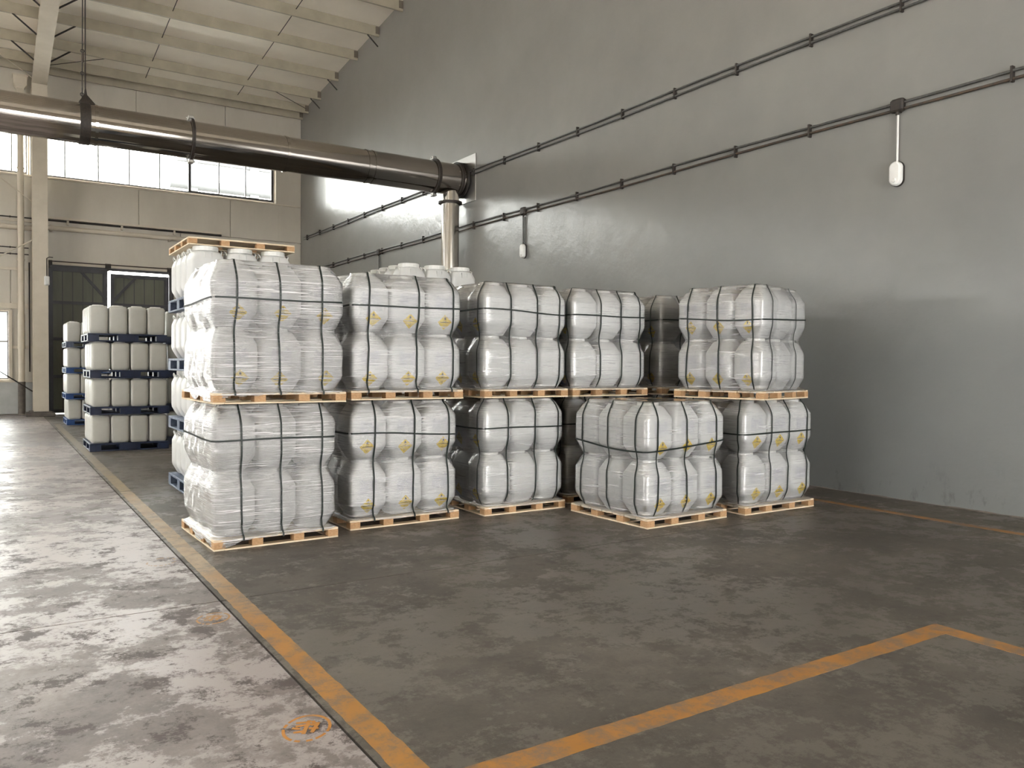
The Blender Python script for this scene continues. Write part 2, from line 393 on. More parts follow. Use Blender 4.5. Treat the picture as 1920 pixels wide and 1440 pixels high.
# ---------------------------------------------------------------- far gate (two leaves with a bright gap)
X0, XM, X1 = FX(1.46), FX(3.03), FX(4.80)
dz = ZD
d1 = struct('door_1', MB().box((X0-.1, YF-.03, 0), (X0, YF+.08, dz+.06)).box((X1, YF-.03, 0), (X1+.14, YF+.08, dz+.06)).box((X0, YF-.02, dz-.0), (X1, YF+.08, dz+.10)), 'gate_frame_paint')
def leaf(xa, xb, zt, y, flip):
    t = .11
    fr_ = MB().box((xa, y, .03), (xa+t, y+.06, zt)).box((xb-t, y, .03), (xb, y+.06, zt)).box((xa+t, y, zt-t), (xb-t, y+.06, zt)).box((xa+t, y, .03), (xb-t, y+.06, .14))
    for z in (1.15, 2.3, 3.42): fr_.box((xa+t, y+.004, z-.045), (xb-t, y+.05, z+.045))
    # diagonal corner braces
    s_ = 1 if flip else -1; xe = xa+t if flip else xb-t
    fr_.add([(xe, y+.005, zt-.75), (xe+s_*.55, y+.005, zt-t), (xe+s_*.65, y+.005, zt-t), (xe, y+.005, zt-.88), (xe, y+.05, zt-.75), (xe+s_*.55, y+.05, zt-t), (xe+s_*.65, y+.05, zt-t), (xe, y+.05, zt-.88)],
            [(0, 1, 2, 3), (7, 6, 5, 4), (0, 4, 5, 1), (1, 5, 6, 2), (2, 6, 7, 3), (3, 7, 4, 0)])
    g = ob('gate_leaf', fr_, 'gate_frame_paint', d1)
    nx = int(round((xb-xa-2*t)/.29)); wd = (xb-xa-2*t)/nx
    for i in range(nx):
        a = xa+t+i*wd
        mb = MB().box((a, y+.058, .04), (a+wd+(.0 if i < nx-1 else .03), y+.072, zt-t+.02))
        mb.box((a+wd-.030, y+.040, .14), (a+wd-.010, y+.058, zt-t), 1)
        for q in (.3, .6): mb.box((a+wd*q-.012, y+.05, .14), (a+wd*q+.012, y+.058, zt-t))
        ob('sheet_panel', mb, ['gate_sheet', 'gate_frame_paint'], g)
leaf(X0, XM-.0, dz-.0, YF-.01, False)
leaf(XM+.085, X1-.01, dz-.09, YF-.01, True)
rail = thing('sliding_door_rail', 'rusty sliding track with hanger brackets running above the dark green gate', 'rail', (0, 0, 0))
ob('track', MB().tube((X0-.1, YF-.12, dz+.17), (X1+.6, YF-.12, dz+.17), .018, 8), 'rusty_conduit', rail)
for x in (X0, XM, X1): ob('hanger_bracket', MB().box((x-.07, YF-.13, dz+.06), (x+.09, YF-.0, dz+.2)).box((x-.03, YF-.14, dz-.04), (x+.03, YF-.1, dz+.06)), 'dark_iron', rail)
ob('cover_strip', MB().box((X0, YF-.09, dz+.075), (X1+.4, YF-.01, dz+.155)), 'cream_steel', rail)

# ---------------------------------------------------------------- portal column + rafter
cx0, cx1 = 1.04, 1.43
col = thing('steel_column', 'cream painted steel column between the ribbon windows, rising behind the duct', 'column', (1.235, 27.4, 0))
P = lambda mb, nm, mat, par, org=(1.235, 27.4, 0): ob(nm, mb, mat, par, loc=(0, 0, 0))
def rel(o, org):  # shift a child mesh built in world coordinates
    o.data.transform(Matrix.Translation(-Vector(org))); return o
def wob(nm, mb, mat, par): return rel(ob(nm, mb, mat, par), par.location)
wob('flange', MB().cbox((cx0, 27.20, .14), (cx1, 27.225, 9.66), .004), 'cream_steel', col)
wob('flange', MB().cbox((cx0, 27.72, .14), (cx1, 27.745, 9.66), .004), 'cream_steel', col)
wob('web', MB().box((1.228, 27.226, .14), (1.242, 27.719, 9.66)), 'cream_steel', col)
wob('base_plate', MB().cbox((cx0-.1, 27.08, .10), (cx1+.08, 27.86, .139), .004), 'concrete_footing', col)
wob('concrete_footing', MB().cbox((cx0-.2, 27.0, .0), (cx1+.16, 27.95, .099), .02), 'concrete_footing', col)
raf = thing('steel_rafter', 'cream painted steel roof beam rising from the column towards the camera', 'beam', (1.235, 27.2, 9.6))
def slope_box(x0, x1, ya, yb, zf0, zf1):
    return [(x0, ya, zf0(ya)), (x1, ya, zf0(ya)), (x1, yb, zf0(yb)), (x0, yb, zf0(yb)), (x0, ya, zf1(ya)), (x1, ya, zf1(ya)), (x1, yb, zf1(yb)), (x0, yb, zf1(yb))]
BF = [(0,3,2,1),(4,5,6,7),(0,1,5,4),(1,2,6,5),(2,3,7,6),(3,0,4,7)]
rb = lambda y: 9.668+.085*(YF-.3-y)
tp = lambda y: ROOF(y)-.262
wob('bottom_flange', MB().add(slope_box(cx0, cx1, 6, 27.75, rb, lambda y: rb(y)+.022), BF), 'cream_steel', raf)
wob('web', MB().add(slope_box(1.226, 1.244, 6, 27.75, lambda y: rb(y)+.022, lambda y: tp(y)-.02), BF), 'cream_steel', raf)
wob('top_flange', MB().add(slope_box(cx0+.05, cx1-.05, 6, 27.75, lambda y: tp(y)-.02, lambda y: tp(y)-.001), BF), 'cream_steel', raf)
for x in (-6.6, -14.4, -22):
    rr = thing('steel_rafter', 'cream steel roof beam left of the picture, %s bay over' % {-6.6: 'one', -14.4: 'two', -22: 'three'}[x], 'beam', (x, 27.2, 9.6))
    ob('web', MB().add([(vx-x, vy-27.2, vz-9.6) for vx, vy, vz in slope_box(x-.17, x+.17, 6, 27.7, rb, lambda y: tp(y)-.01)], BF), 'cream_steel', rr)

# ---------------------------------------------------------------- roof and purlins
SKY = [(-17.8, -16.2), (-10.6, -9.0), (-5.6, -3.6)]; SY0, SY1 = 3.0, 26.8  # skylight strips out of view, added to brighten floor and roof
def roof_piece(mb, xa, xb, ya, yb): mb.add(slope_box(xa, xb, ya, yb, lambda y: ROOF(y), lambda y: ROOF(y)+.12), BF)
mb = MB(); edges = [HALL_X0]+[e for p in SKY for e in p]+[XW]
for a, b in zip(edges[0::2], edges[1::2]): roof_piece(mb, a, b, HALL_Y0, YF+.2)
for a, b in SKY: roof_piece(mb, a, b, HALL_Y0, SY0); roof_piece(mb, a, b, SY1, YF+.2)
ceil = struct('ceiling', mb, 'roof_sheet')
for a, b in SKY:
    y = SY0
    while y < SY1-.1:
        y2 = min(SY1, y+4.0); ob('unseen_skylight_sheet', MB().add(slope_box(a, b, y+.02, y2-.02, lambda v: ROOF(v)+.05, lambda v: ROOF(v)+.056), BF), 'window_glass', ceil); y = y2
PY = [28.05, 27.45, 26.2, 24.6, 23.0, 21.4, 19.85, 18.3, 16.75, 15.2, 13.65, 12.1, 10.5, 8.9]
for i, y in enumerate(PY):
    zt = ROOF(y)-.006; h = .28
    words = ['highest visible', '']
    nm = ['roof purlin tight against the far wall', 'second roof purlin from the far wall', 'third roof purlin from the far wall', 'fourth roof purlin from the far wall', 'fifth roof purlin from the far wall', 'sixth roof purlin from the far wall, nearly reaching the top edge', 'seventh roof purlin from the far wall, at the top of the picture',
          'eighth roof purlin from the far wall, cut by the top edge'][i] if i < 8 else '%s roof purlin from the far wall, above the picture' % ['ninth', 'tenth', 'eleventh', 'twelfth', 'thirteenth', 'fourteenth'][i-8]
    pu = thing('roof_purlin', 'cream steel ' + nm, 'purlin', (0, y, zt), 0, 'roof purlins')
    mb = MB().box((HALL_X0, -.035, -h), (XW, -.029, -.02)).box((HALL_X0, -.035, -.02), (XW, .035, 0)).box((HALL_X0, -.029, -h), (XW, .035, -h+.008)).box((HALL_X0, .029, -h+.008), (XW, .035, -h+.03))
    ob('c_channel', mb, 'purlin_paint', pu)
    ob('end_cleat', MB().box((XW-.12, -.06, -.22), (XW-.004, -.036, -.03)), 'cleat_brown', pu)
    if i in (2, 3, 5):
        ob('end_brace', MB().tube((XW-.35, 0, -h-.0), (XW-.03, 0, -h-.28), .02, 6), 'dark_iron', pu)
    if 2 <= i <= 7:
        for sx_ in (-1, 1): ob('fly_brace', MB().tube((1.235+sx_*.72, 0, -h+.01), (1.235+sx_*.17, 0, -h-.42), .022, 6), 'dark_iron', pu)
for i in range(1, 9):
    y0, y1 = PY[i], PY[i+1]
    for x, side in ((4.1, 'left'), (6.9, 'right')):
        j = 0
        lab = ('thin dark sag rod between roof purlins %s and %s from the far wall, %s line' % (['one','two','three','four','five','six','seven','eight','nine','ten'][i], ['one','two','three','four','five','six','seven','eight','nine','ten'][i+1], side))
        o = ob('sag_rod', MB().tube((x+j, y0-.036, ROOF(y0)-.10), (x-j, y1+.036, ROOF(y1)-.12), .011, 6), 'dark_iron')
        tag(o, lab.replace('one', 'two', 0), 'rod', 'sag rods of the roof')
o = tag(ob('wind_brace_rod', MB().tube((7.7, 26.6, 10.62), (9.25, 27.42, 10.42), .01, 6), 'dark_iron'), 'thin diagonal rod under the roof in the far corner by the grey wall', 'rod')
o = tag(ob('wind_brace_rod', MB().tube((-1.5, 24.4, 10.55), (1.03, 27.0, 9.75), .014, 6), 'cream_steel'), 'pale diagonal rod running up left from the column head', 'rod')
o = tag(ob('wind_brace_rod', MB().tube((1.45, 27.4, 10.3), (3.18, 26.27, 10.55), .01, 6), 'dark_iron'), 'thin diagonal rod under the roof just right of the cream beam', 'rod')
# outer closing walls of the hall, never seen; openings sized to light the scene
mb = MB()
mb.box((HALL_X0-.2, HALL_Y0, 4.2), (HALL_X0, YF, 13.6))
mb.box((HALL_X0-.2, HALL_Y0, 0), (HALL_X0, -3, 3.5))
mb.box((HALL_X0-.2, 10, 0), (HALL_X0, YF, 3.5)).box((HALL_X0-.2, 3, 0), (HALL_X0, 3.8, 3.5))
struct('wall_left', mb, 'cream_panel')
mb = MB().box((7, HALL_Y0-.2, 0), (XW, HALL_Y0, 15)).box((HALL_X0, HALL_Y0-.2, 5), (7, HALL_Y0, 15)).box((HALL_X0, HALL_Y0-.2, 0), (0, HALL_Y0, 5))
struct('wall_front', mb, 'cream_panel')

# ---------------------------------------------------------------- pipes on the far wall
wp = thing('wall_pipe', 'long thick cream pipe running horizontally along the far wall right of the column', 'pipe', (0, YF-.16, FZ(5.56)))
mb = MB().tube((FX(1.35), 0, 0), (FX(5.6), 0, 0), .075, 12); ob('pipe', mb, 'cream_steel', wp)
for x in (1.55, 4.9): ob('pipe_clamp', MB().ring((x, 0, 0), (1, 0, 0), .075, .10, .06, 14).box((x-.03, .02, -.1), (x+.03, .158, .1)), 'cream_steel', wp)
wp = thing('cable_tray', 'narrow cream cable tray above the horizontal wall pipe right of the column', 'tray', (0, YF-.11, FZ(5.83)))
ob('tray', MB().box((FX(1.3), -.05, 0), (FX(6.4), .05, .012)).box((FX(1.3), -.05, .012), (FX(6.4), -.042, .07)), 'cream_steel', wp)
ob('cable', MB().tube((FX(1.3), .0, -.03), (FX(6.4), 0, -.03), .018, 6).tube((FX(1.3), .03, -.05), (FX(6.4), .03, -.05), .015, 6), 'dark_iron', wp)
for x in (2.0, 3.5, 5.05): ob('bracket', MB().box((x-.03, -.04, -.14), (x+.03, .108, -.01)), 'cream_steel', wp)
for i, (z, r, mt_, lb) in enumerate(((5.80, .02, 'dark_iron', 'dark thin conduit, topmost of the lines left of the column'), (5.70, .03, 'cream_steel', 'cream thin pipe just above the thick pipe left of the column'), (5.50, .08, 'cream_steel', 'thick cream pipe running along the wall left of the column'),
                      (4.92, .016, 'dark_iron', 'upper of two thin dark conduits crossing the left bay'), (4.73, .016, 'dark_iron', 'lower of two thin dark conduits crossing the left bay'))):
    o = thing('wall_pipe', lb, 'pipe', (0, YF-.05-r, FZ(z)), 0)
    ob('pipe', MB().tube((-5, 0, 0), (FX(1.08) if i < 3 else FX(.95), 0, 0), r, 10), mt_, o)
    for x in (-2, -.4, .5): ob('pipe_clamp', MB().ring((x, 0, 0), (1, 0, 0), r, r+.012, .03, 10).box((x-.012, r*.5, -.012), (x+.012, r+.05, .012)), mt_, o)
# steel girts of the left bay
for z, h, lb in ((4.30, .08, 'top cream girt across the left bay under the conduits'), (3.22, .16, 'cream girt above the small window in the left bay'), (2.02, .09, 'short cream girt between window and column in the left bay')):
    xa = -4.2 if z > 3 else FX(.50)
    tag(ob('wall_girt', MB().cbox((xa, YF-.06, FZ(z)-h/2), (FX(1.1), YF, FZ(z)+h/2), .006), 'cream_steel'), lb, 'girt')
tag(ob('window_post', MB().cbox((FX(.44), YF-.07, FZ(1.06)), (FX(.53), YF-.001, FZ(3.10)), .006), 'cream_steel'), 'cream upright post on the right of the small left window', 'post')
tag(ob('wall_ledge', MB().cbox((-4.2, YF-.04, FZ(.99)), (FX(1.14), YF, FZ(1.05)), .006), 'cream_steel'), 'narrow cream ledge on top of the pale block plinth', 'ledge')
# downpipe with hopper
dp = thing('rain_downpipe', 'cream rainwater downpipe with square hopper, standing left of the column', 'downpipe', (FX(.75), YF-.32, 0))
ob('pipe', MB().tube((0, 0, .04), (0, 0, 9.45), .085, 16), 'cream_steel', dp)
ob('hopper', MB().loft([[(sx_*a, sy*a, z) for sx_, sy in ((-1,-1),(1,-1),(1,1),(-1,1))] for a, z in ((.09, 9.45), (.095, 9.62), (.17, 9.72), (.18, 9.95), (.2, 9.97), (.2, 10.0))], smooth=False), 'cream_steel', dp)
for z in (2.0, 4.6, 7.3): ob('pipe_clamp', MB().ring((0, 0, z), (0, 0, 1), .085, .10, .05, 16).box((-.02, .09, z-.02), (.02, .318, z+.02)), 'cream_steel', dp)
ob('pipe_sleeve', MB().tube((0, 0, .05), (0, 0, 1.0), .097, 16), 'concrete_footing', dp)
ob('pipe_sleeve', MB().tube((0, 0, 2.0), (0, 0, 3.0), .094, 16), 'cream_steel', dp)
ob('side_conduit', MB().tube((.215, .2, FZ(1.3)), (.215, .2, FZ(4.5)), .018, 8), 'dark_iron', dp)['label'] = 'thin dark conduit beside the pipe'
tag(ob('tension_rod', MB().tube((-2.2, YF-.45, 3.05), (cx0-.01, 27.5, .72), .018, 8), 'dark_iron'), 'dark diagonal rod running down to the foot of the column', 'rod')
tag(ob('tension_rod', MB().tube((-1.4, YF-.45, 3.6), (cx0-.01, 27.5, 5.15), .016, 8), 'cream_steel'), 'pale diagonal rod rising to the middle of the column', 'rod')
tag(ob('tension_rod', MB().tube((-1.4, YF-.45, 8.2), (cx0-.01, 27.5, 6.3), .012, 8), 'cream_steel'), 'thin pale rod falling towards the column under the left window', 'rod')
# column lamp
sl = thing('column_lamp', 'small white lamp with dark conduit fixed high on the cream column', 'lamp', (FX(1.36), 27.19, FZ(3.95)))
ob('housing', MB().cbox((-.07, -.08, -.17), (.07, .0, .10), .025), 'white_plastic', sl)
ob('lens', MB().cbox((-.05, -.10, -.14), (.05, -.08, -.02), .012), 'drum_lid', sl)
ob('conduit', MB().path([(0, -.03, .10), (0, -.03, .62), (.06, -.03, .66), (.16, -.03, .66)], .014), 'dark_iron', sl)

# ---------------------------------------------------------------- grey wall conduits and lamps
def conduit_pair(z, name, label, dz_, clips, mats):
    t = thing(name, label, 'conduit', (XW, 0, z))
    for k, mt_ in ((0, mats[0]), (1, mats[1])):
        pts = [(-.035, y, dz_*(-.5 if k else .5) + .012*math.sin(y*.9+k)) for y in np.arange(-3, 28.15, .7)]
        ob('conduit_tube', MB().path(pts, .017, 8), mt_, t)
    for y in clips:
        ob('pipe_clip', MB().box((-.06, y-.012, -.085), (-.001, y+.012, .085)), 'dark_iron', t)
    return t
cl = list(np.arange(-2, 28, 1.28))
conduit_pair(6.0, 'conduit_run', 'upper pair of grey conduits clipped along the grey wall', .085, [y for y in cl if abs(y-16.5) > .55], ('grey_conduit', 'grey_conduit'))
lower = conduit_pair(4.79, 'conduit_run', 'lower pair of conduits with three junction boxes along the grey wall', .085, cl, ('grey_conduit', 'rusty_conduit'))
def bulkhead(y, label, ds):
    jb = ob('junction_box', MB().cbox((-.085, y-.085, -.075), (-.0, y+.085, .08), .02).tube((-.045, y, -.11), (-.045, y, -.07), .022, 8), 'dark_iron', lower)
    L = thing('bulkhead_lamp', label, 'lamp', (XW, y, 3.97), 0)
    def stad(w, h, x):
        pts = []
        for i in range(16):
            a = math.pi*i/15; pts.append((x, w*math.cos(a), h-w+w*math.sin(a)))
        for i in range(16):
            a = math.pi+math.pi*i/15; pts.append((x, w*math.cos(a), -(h-w)+w*math.sin(a)))
        return pts
    ob('back_plate', MB().loft([stad(.082, .152, -.001), stad(.082, .152, -.03)], smooth=False), 'dark_iron', L)
    ob('housing', MB().loft([stad(.076, .146, -.0301), stad(.078, .148, -.06), stad(.070, .14, -.085), stad(.055, .125, -.095)], smooth=False), 'white_plastic', L)
    ob('sensor_lens', MB().tube((-.0951, 0, -.085), (-.108, 0, -.085), .03, 14, .022), 'drum_lid', L)
    n = 2 if ds else 1
    for k in range(n):
        yy = (k-.5)*.05 if ds else 0
        ob('drop_conduit', MB().tube((-.03, yy, .147), (-.03, yy, .71), .013, 8), 'white_plastic' if not ds else 'grey_conduit', L)
bulkhead(5.70, 'white oval bulkhead lamp hanging from a white drop conduit, right side of the grey wall', False)
bulkhead(13.87, 'white oval bulkhead lamp on two grey drop conduits, right of the steel duct', True)
bulkhead(21.25, 'bulkhead lamp on its drop conduit half hidden behind the white drums', True)

# ---------------------------------------------------------------- exhaust duct
YD, ZDu, RD = 16.5, 5.91, .357
duct = thing('exhaust_duct', 'big stainless steel exhaust duct crossing the hall into the grey wall', 'duct', (XW, YD, ZDu))
def seg(x0, x1, r, nm='duct_section'):
    return wob(nm, MB().tube((x0, YD, ZDu), (x1, YD, ZDu), r, 64, caps=False), 'stainless', duct)
seg(HALL_X0+2, 1.62, RD); seg(1.62, 3.24, RD-.004); seg(3.28, 5.09, RD); seg(5.09, 7.0, RD-.004); seg(7.0, 8.50, RD); seg(8.54, 9.29, RD-.002)
for x, a in ((1.62, .012), (5.09, .010), (7.0, .010), (6.85, .008)): wob('seam_band', MB().ring((x, YD, ZDu), (1, 0, 0), RD-.004, RD+a*.6, .05, 64), 'stainless', duct)
for x, t in ((3.26, .05), (8.52, .06), (9.12, .05), (9.24, .04)):
    wob('flange_ring', MB().ring((x, YD, ZDu), (1, 0, 0), RD-.003, RD+.05, t, 56), 'dark_iron', duct)
for x in (3.26, 8.52):
    for s_ in (-1, 1):
        wob('flange_lug', MB().cbox((x-.05, YD-.08, ZDu+s_*(RD+.06)-.035), (x+.05, YD+.06, ZDu+s_*(RD+.06)+.035), .01).tube((x-.08, YD-.02, ZDu+s_*(RD+.06)), (x+.08, YD-.02, ZDu+s_*(RD+.06)), .014, 8), 'galvanised', duct)
wob('wall_plate', MB().cbox((XW-.02, YD-.62, ZDu-.55), (XW-.001, YD+.62, ZDu+.52), .004), 'galvanised', duct)
XB = 8.97; RB = .205
# branch with saddle cut to the main tube
n = 48; top = []; low = []
for i in range(n):
    a = 2*math.pi*i/n; dx, dy = RB*math.cos(a), RB*math.sin(a)
    top.append((XB+dx, YD+dy, ZDu - math.sqrt(max(RD*RD-dy*dy, 0))+.01)); low.append((XB+dx, YD+dy, 5.37))
wob('branch_stub', MB().loft([low, top], cap0=False, cap1=False), 'stainless_upright', duct)
wob('branch_pipe', MB().tube((XB, YD, 0.01), (XB, YD, 5.35), RB, 48, caps=False), 'stainless_upright', duct)
wob('branch_flange', MB().ring((XB, YD, 5.36), (0, 0, 1), RB-.002, RB+.07, .045, 48), 'dark_iron', duct)
# hanger
hg = thing('duct_hanger', 'black strap band with cables and chain holding the steel duct from the roof', 'hanger', (1.44, YD, ZDu))
ob('band', MB().ring((0, 0, 0), (1, 0, 0), RD+.004, RD+.014, .17, 64), 'dark_iron', hg)
zr = ROOF(YD)-.26-ZDu
ob('gusset', MB().loft([[(-.09, -.1, RD), (.2, -.1, RD-.03), (.2, .1, RD-.03), (-.09, .1, RD)], [(.0, -.03, RD+.16), (.05, -.03, RD+.16), (.05, .03, RD+.16), (.0, .03, RD+.16)], [(.015, -.006, RD+.3), (.03, -.006, RD+.3), (.03, .006, RD+.3), (.015, .006, RD+.3)]], smooth=False), 'dark_iron', hg)
ob('cable', MB().tube((.022, 0, RD+.29), (.03, .0, zr), .011, 8), 'dark_iron', hg)
ob('cable', MB().tube((-.03, 0, RD+.03), (.008, 0, zr), .009, 8), 'dark_iron', hg)
for k, z in enumerate((.52, .62, .9, 1.06, 1.3, 1.42)):
    ob('chain_link', MB().ring((-.030+.002*k, 0, z), (1, 0, 0) if k % 2 else (0, 1, 0), .018, .034, .016, 14), 'dark_iron', hg)
ob('turnbuckle', MB().tube((-.02, 0, 1.1), (-.018, 0, 1.27), .022, 10), 'rusty_conduit', hg)

# ---------------------------------------------------------------- floor markings
def strip(pts, mat, name, label, z=.0012):
    """pts: list of (left, right) pairs; ragged edges"""
    rr = random.Random(len(pts)*7+int(pts[0][0][1]*10))
    L, Rr = [], []
    for (a, b), (c, d) in zip(pts[:-1], pts[1:]):
        n = max(2, int(math.dist(a, c)/.06))
        for i in range(n):
            t = i/n; j = rr.uniform(-.004, .004); j2 = rr.uniform(-.004, .004)
            L.append((a[0]+(c[0]-a[0])*t+j, a[1]+(c[1]-a[1])*t+j)); Rr.append((b[0]+(d[0]-b[0])*t+j2, b[1]+(d[1]-b[1])*t+j2))
    L.append(pts[-1][0]); Rr.append(pts[-1][1])
    vs = []
    for a, b in zip(L, Rr): vs += [(a[0], a[1], .0002), (b[0], b[1], .0002), (b[0], b[1], z), (a[0], a[1], z)]
    fs = []
    for i in range(len(L)-1):
        for k in range(4): fs.append((i*4+k, i*4+4+k, i*4+4+(k+1) % 4, i*4+(k+1) % 4))
    fs += [(0, 1, 2, 3), tuple(len(vs)-4+k for k in (3, 2, 1, 0))]
    o = ob(name, MB().add(vs, fs), mat); tag(o, label, 'floor marking'); return o
strip([((1.325, .3), (1.455, .3)), ((1.325, 10.9), (1.455, 10.9))], 'yellow_paint', 'floor_line', 'long yellow floor line beside the slab joint, fading to tan near the pallets')
strip([((1.33, 10.95), (1.46, 10.95)), ((1.34, 23.5), (1.47, 23.5))], 'faded_paint', 'floor_line', 'worn far end of the aisle line beside the blue pallet stacks')
strip([((1.46, 2.74), (1.46, 2.60)), ((4.83, 2.74), (4.83, 2.60)), ], 'yellow_paint_far', 'floor_line', 'yellow floor line crossing the foreground towards the right corner mark')
strip([((4.83, -1.5), (4.965, -1.5)), ((4.83, 2.742), (4.965, 2.742))], 'yellow_paint_far', 'floor_line', 'short yellow floor line turning off at the foreground corner mark', .0018)
strip([((8.34, .5), (8.45, .5)), ((8.34, 14.0), (8.45, 14.0))], 'yellow_paint_far', 'floor_line', 'thin yellow floor line parallel to the foot of the grey wall')
def stamp(x, y, a, b, rot, label, strokes=True):
    mb = MB(); n = 48; rr = random.Random(int(x*1000+y*10))
    gaps = set(rr.sample(range(n), 7)) if strokes else set(rr.sample(range(n), 26))
    def T(px, py): return (x+px*math.cos(rot)-py*math.sin(rot), y+px*math.sin(rot)+py*math.cos(rot))
    for i in range(n):
        if i in gaps: continue
        q = [T(k*a*math.cos(t), k*b*math.sin(t)) for t in (2*math.pi*i/n, 2*math.pi*(i+1)/n) for k in (1.0, .87)]
        mb.add([(q[0][0], q[0][1], .001), (q[1][0], q[1][1], .001), (q[3][0], q[3][1], .001), (q[2][0], q[2][1], .001)], [(0, 1, 3, 2)] if 0 else [(0, 2, 3, 1)] if 0 else [(0, 1, 2, 3)])
    segs = [((-.55, .35), (-.05, .42)), ((-.5, .1), (-.02, .22)), ((-.45, -.35), (.05, -.22)), ((-.05, .55), (-.02, -.45)), ((.05, .25), (.42, .2)), ((.1, -.05), (.5, -.02)), ((.38, .4), (.3, -.35)), ((-.6, -.05), (-.25, -.1)), ((.1, .5), (.25, .3))]
    if strokes:
        for p0, q0 in segs:
            p, q = p0, q0; p = Vector((p[0]*a, p[1]*b)); q = Vector((q[0]*a, q[1]*b)); d = (q-p).normalized(); nn = Vector((-d.y, d.x))*.009; zk = .0012+.0002*segs.index((p0, q0))
            mb.add([(*T(*(p+nn)), zk), (*T(*(q+nn)), zk), (*T(*(q-nn)), zk), (*T(*(p-nn)), zk)], [(0, 1, 2, 3)])
    tag(ob('painted_stamp', mb, 'stamp_paint'), label, 'floor marking')
stamp(1.155, 3.41, .105, .135, -.55, 'orange oval stamp with painted strokes on the floor near the slab joint')
stamp(1.16, 5.2, .10, .12, -.5, 'faded oval stamp on the floor beside the crossing of the slab joints')
stamp(1.14, 6.9, .11, .14, -.5, 'very faint oval stamp on the floor left of the nearest pallet', False)

# ---------------------------------------------------------------- drums
def sq(a, b, n, z, k=40):
    out = []
    for i in range(k):
        t = 2*math.pi*(i+.5)/k; c, s_ = math.cos(t), math.sin(t)
        out.append((a*abs(c)**(2/n)*(1 if c > 0 else -1), b*abs(s_)**(2/n)*(1 if s_ > 0 else -1), z))
    return out
HW = .573                                   # layer height of the wrapped drums
TE = [0, .02, .06, .215, .26, .69, .74, .91, .945, .95, 1.0]
EE = [.64, .70, .76, .97, 1.0, 1.0, .98, .74, .66, .62, .61]
NE = [3.6, 3.8, 4.2, 7.0, 7.5, 7.5, 7.0, 4.0, 3.2, 2.0, 2.0]
PZ = .092
DA, DB = .1882, .1808
def e_of(t): return np.interp(t, TE, EE)
def n_of(t): return np.interp(t, TE, NE)
mb = MB().loft([sq(DA*e, DB*e, n, t*HW, 48) for t, e, n in zip(TE[:9], EE[:9], NE[:9])])
me_body = mb.mesh('drum_body', 'drum_plastic')
def lid_mesh(r, z0, z1, ribs, k=2):
    rings = []
    for z, q in ((z0, 1), (z1-.006, 1), (z1, .95)):
        rings.append([(r*q*(1+.012*(i % 2)*(z < z1))*math.cos(2*math.pi*i/ribs), r*q*(1+.012*(i % 2)*(z < z1))*math.sin(2*math.pi*i/ribs), z) for i in range(ribs)])
    return MB().loft(rings, smooth=False)
me_lid = lid_mesh(DA*.56, HW*.945, HW*.998, 48).mesh('drum_lid', 'drum_lid')
# label geometry following the drum face ('front' = -y)
def face_y(u, z):
    t = z/HW; a, b, n = DA*e_of(t), DB*e_of(t), n_of(t)
    return -b*max(0.0, 1-min(1.0, abs(u)/a)**n)**(1/n)
def surf(u, z, off): return (u, face_y(u, z)-off, z)
def patch(mb, corners, off, mi, k=6):       # bilinear quad on the face
    (a, b, c, d) = corners; vs = []; 
    for j in range(k+1):
        for i in range(k+1):
            s_, t = i/k, j/k
            u = (a[0]*(1-s_)+b[0]*s_)*(1-t)+(d[0]*(1-s_)+c[0]*s_)*t; z = (a[1]*(1-s_)+b[1]*s_)*(1-t)+(d[1]*(1-s_)+c[1]*s_)*t
            vs.append(surf(u, z, off))
    fs = [(j*(k+1)+i, j*(k+1)+i+1, (j+1)*(k+1)+i+1, (j+1)*(k+1)+i) for j in range(k) for i in range(k)]
    mb.add(vs, fs, mi, True)
def fan(mb, pts, off, mi):
    mb.add([surf(u, z, off) for u, z in pts], [tuple(range(len(pts)))], mi)
def diamond(u0, z0, r):
    mb = MB()
    patch(mb, ((u0, z0-r), (u0+r, z0), (u0, z0+r), (u0-r, z0)), .0030, 0)
    # flame over circle, bar, numeral 5.1
    n = 16
    for i in range(n):
        q = [(u0+k*math.cos(t), z0+r*.24+k*math.sin(t)) for t in (2*math.pi*i/n, 2*math.pi*(i+1)/n) for k in (r*.15, r*.11)]
        fan(mb, [q[0], q[1], q[3], q[2]], .0040, 1)
    fl = [(-.11, .38), (-.16, .50), (-.12, .62), (-.07, .52), (-.05, .68), (.0, .86), (.03, .70), (.06, .56), (.10, .64), (.15, .50), (.11, .38)]
    for a, b in zip(fl[:-1], fl[1:]): fan(mb, [(u0+r*a[0], z0+r*a[1]), (u0, z0+r*.42), (u0+r*b[0], z0+r*b[1])], .0042, 1)
    patch(mb, ((u0-r*.72, z0-r*.035), (u0+r*.72, z0-r*.035), (u0+r*.72, z0+r*.03), (u0-r*.72, z0+r*.03)), .0041, 1, 2)
    patch(mb, ((u0-r*.22, z0+r*.05), (u0+r*.22, z0+r*.05), (u0+r*.22, z0+r*.085), (u0-r*.22, z0+r*.085)), .0041, 1, 1)
    for (a, b, c, d) in ((-.13, -.40, .0, -.36), (-.13, -.40, -.10, -.50), (-.13, -.53, .0, -.49), (-.03, -.63, .0, -.50), (-.13, -.66, .0, -.62), (.04, -.66, .07, -.62), (.11, -.66, .15, -.36)):
        fan(mb, [(u0+r*a, z0+r*b), (u0+r*c, z0+r*b), (u0+r*c, z0+r*d), (u0+r*a, z0+r*d)], .0042, 1)
    return mb
me_dia = diamond(.0, .122, .076).mesh('hazard_diamond', ['hazard_yellow', 'label_black'])
mb = MB(); rr = random.Random(11)
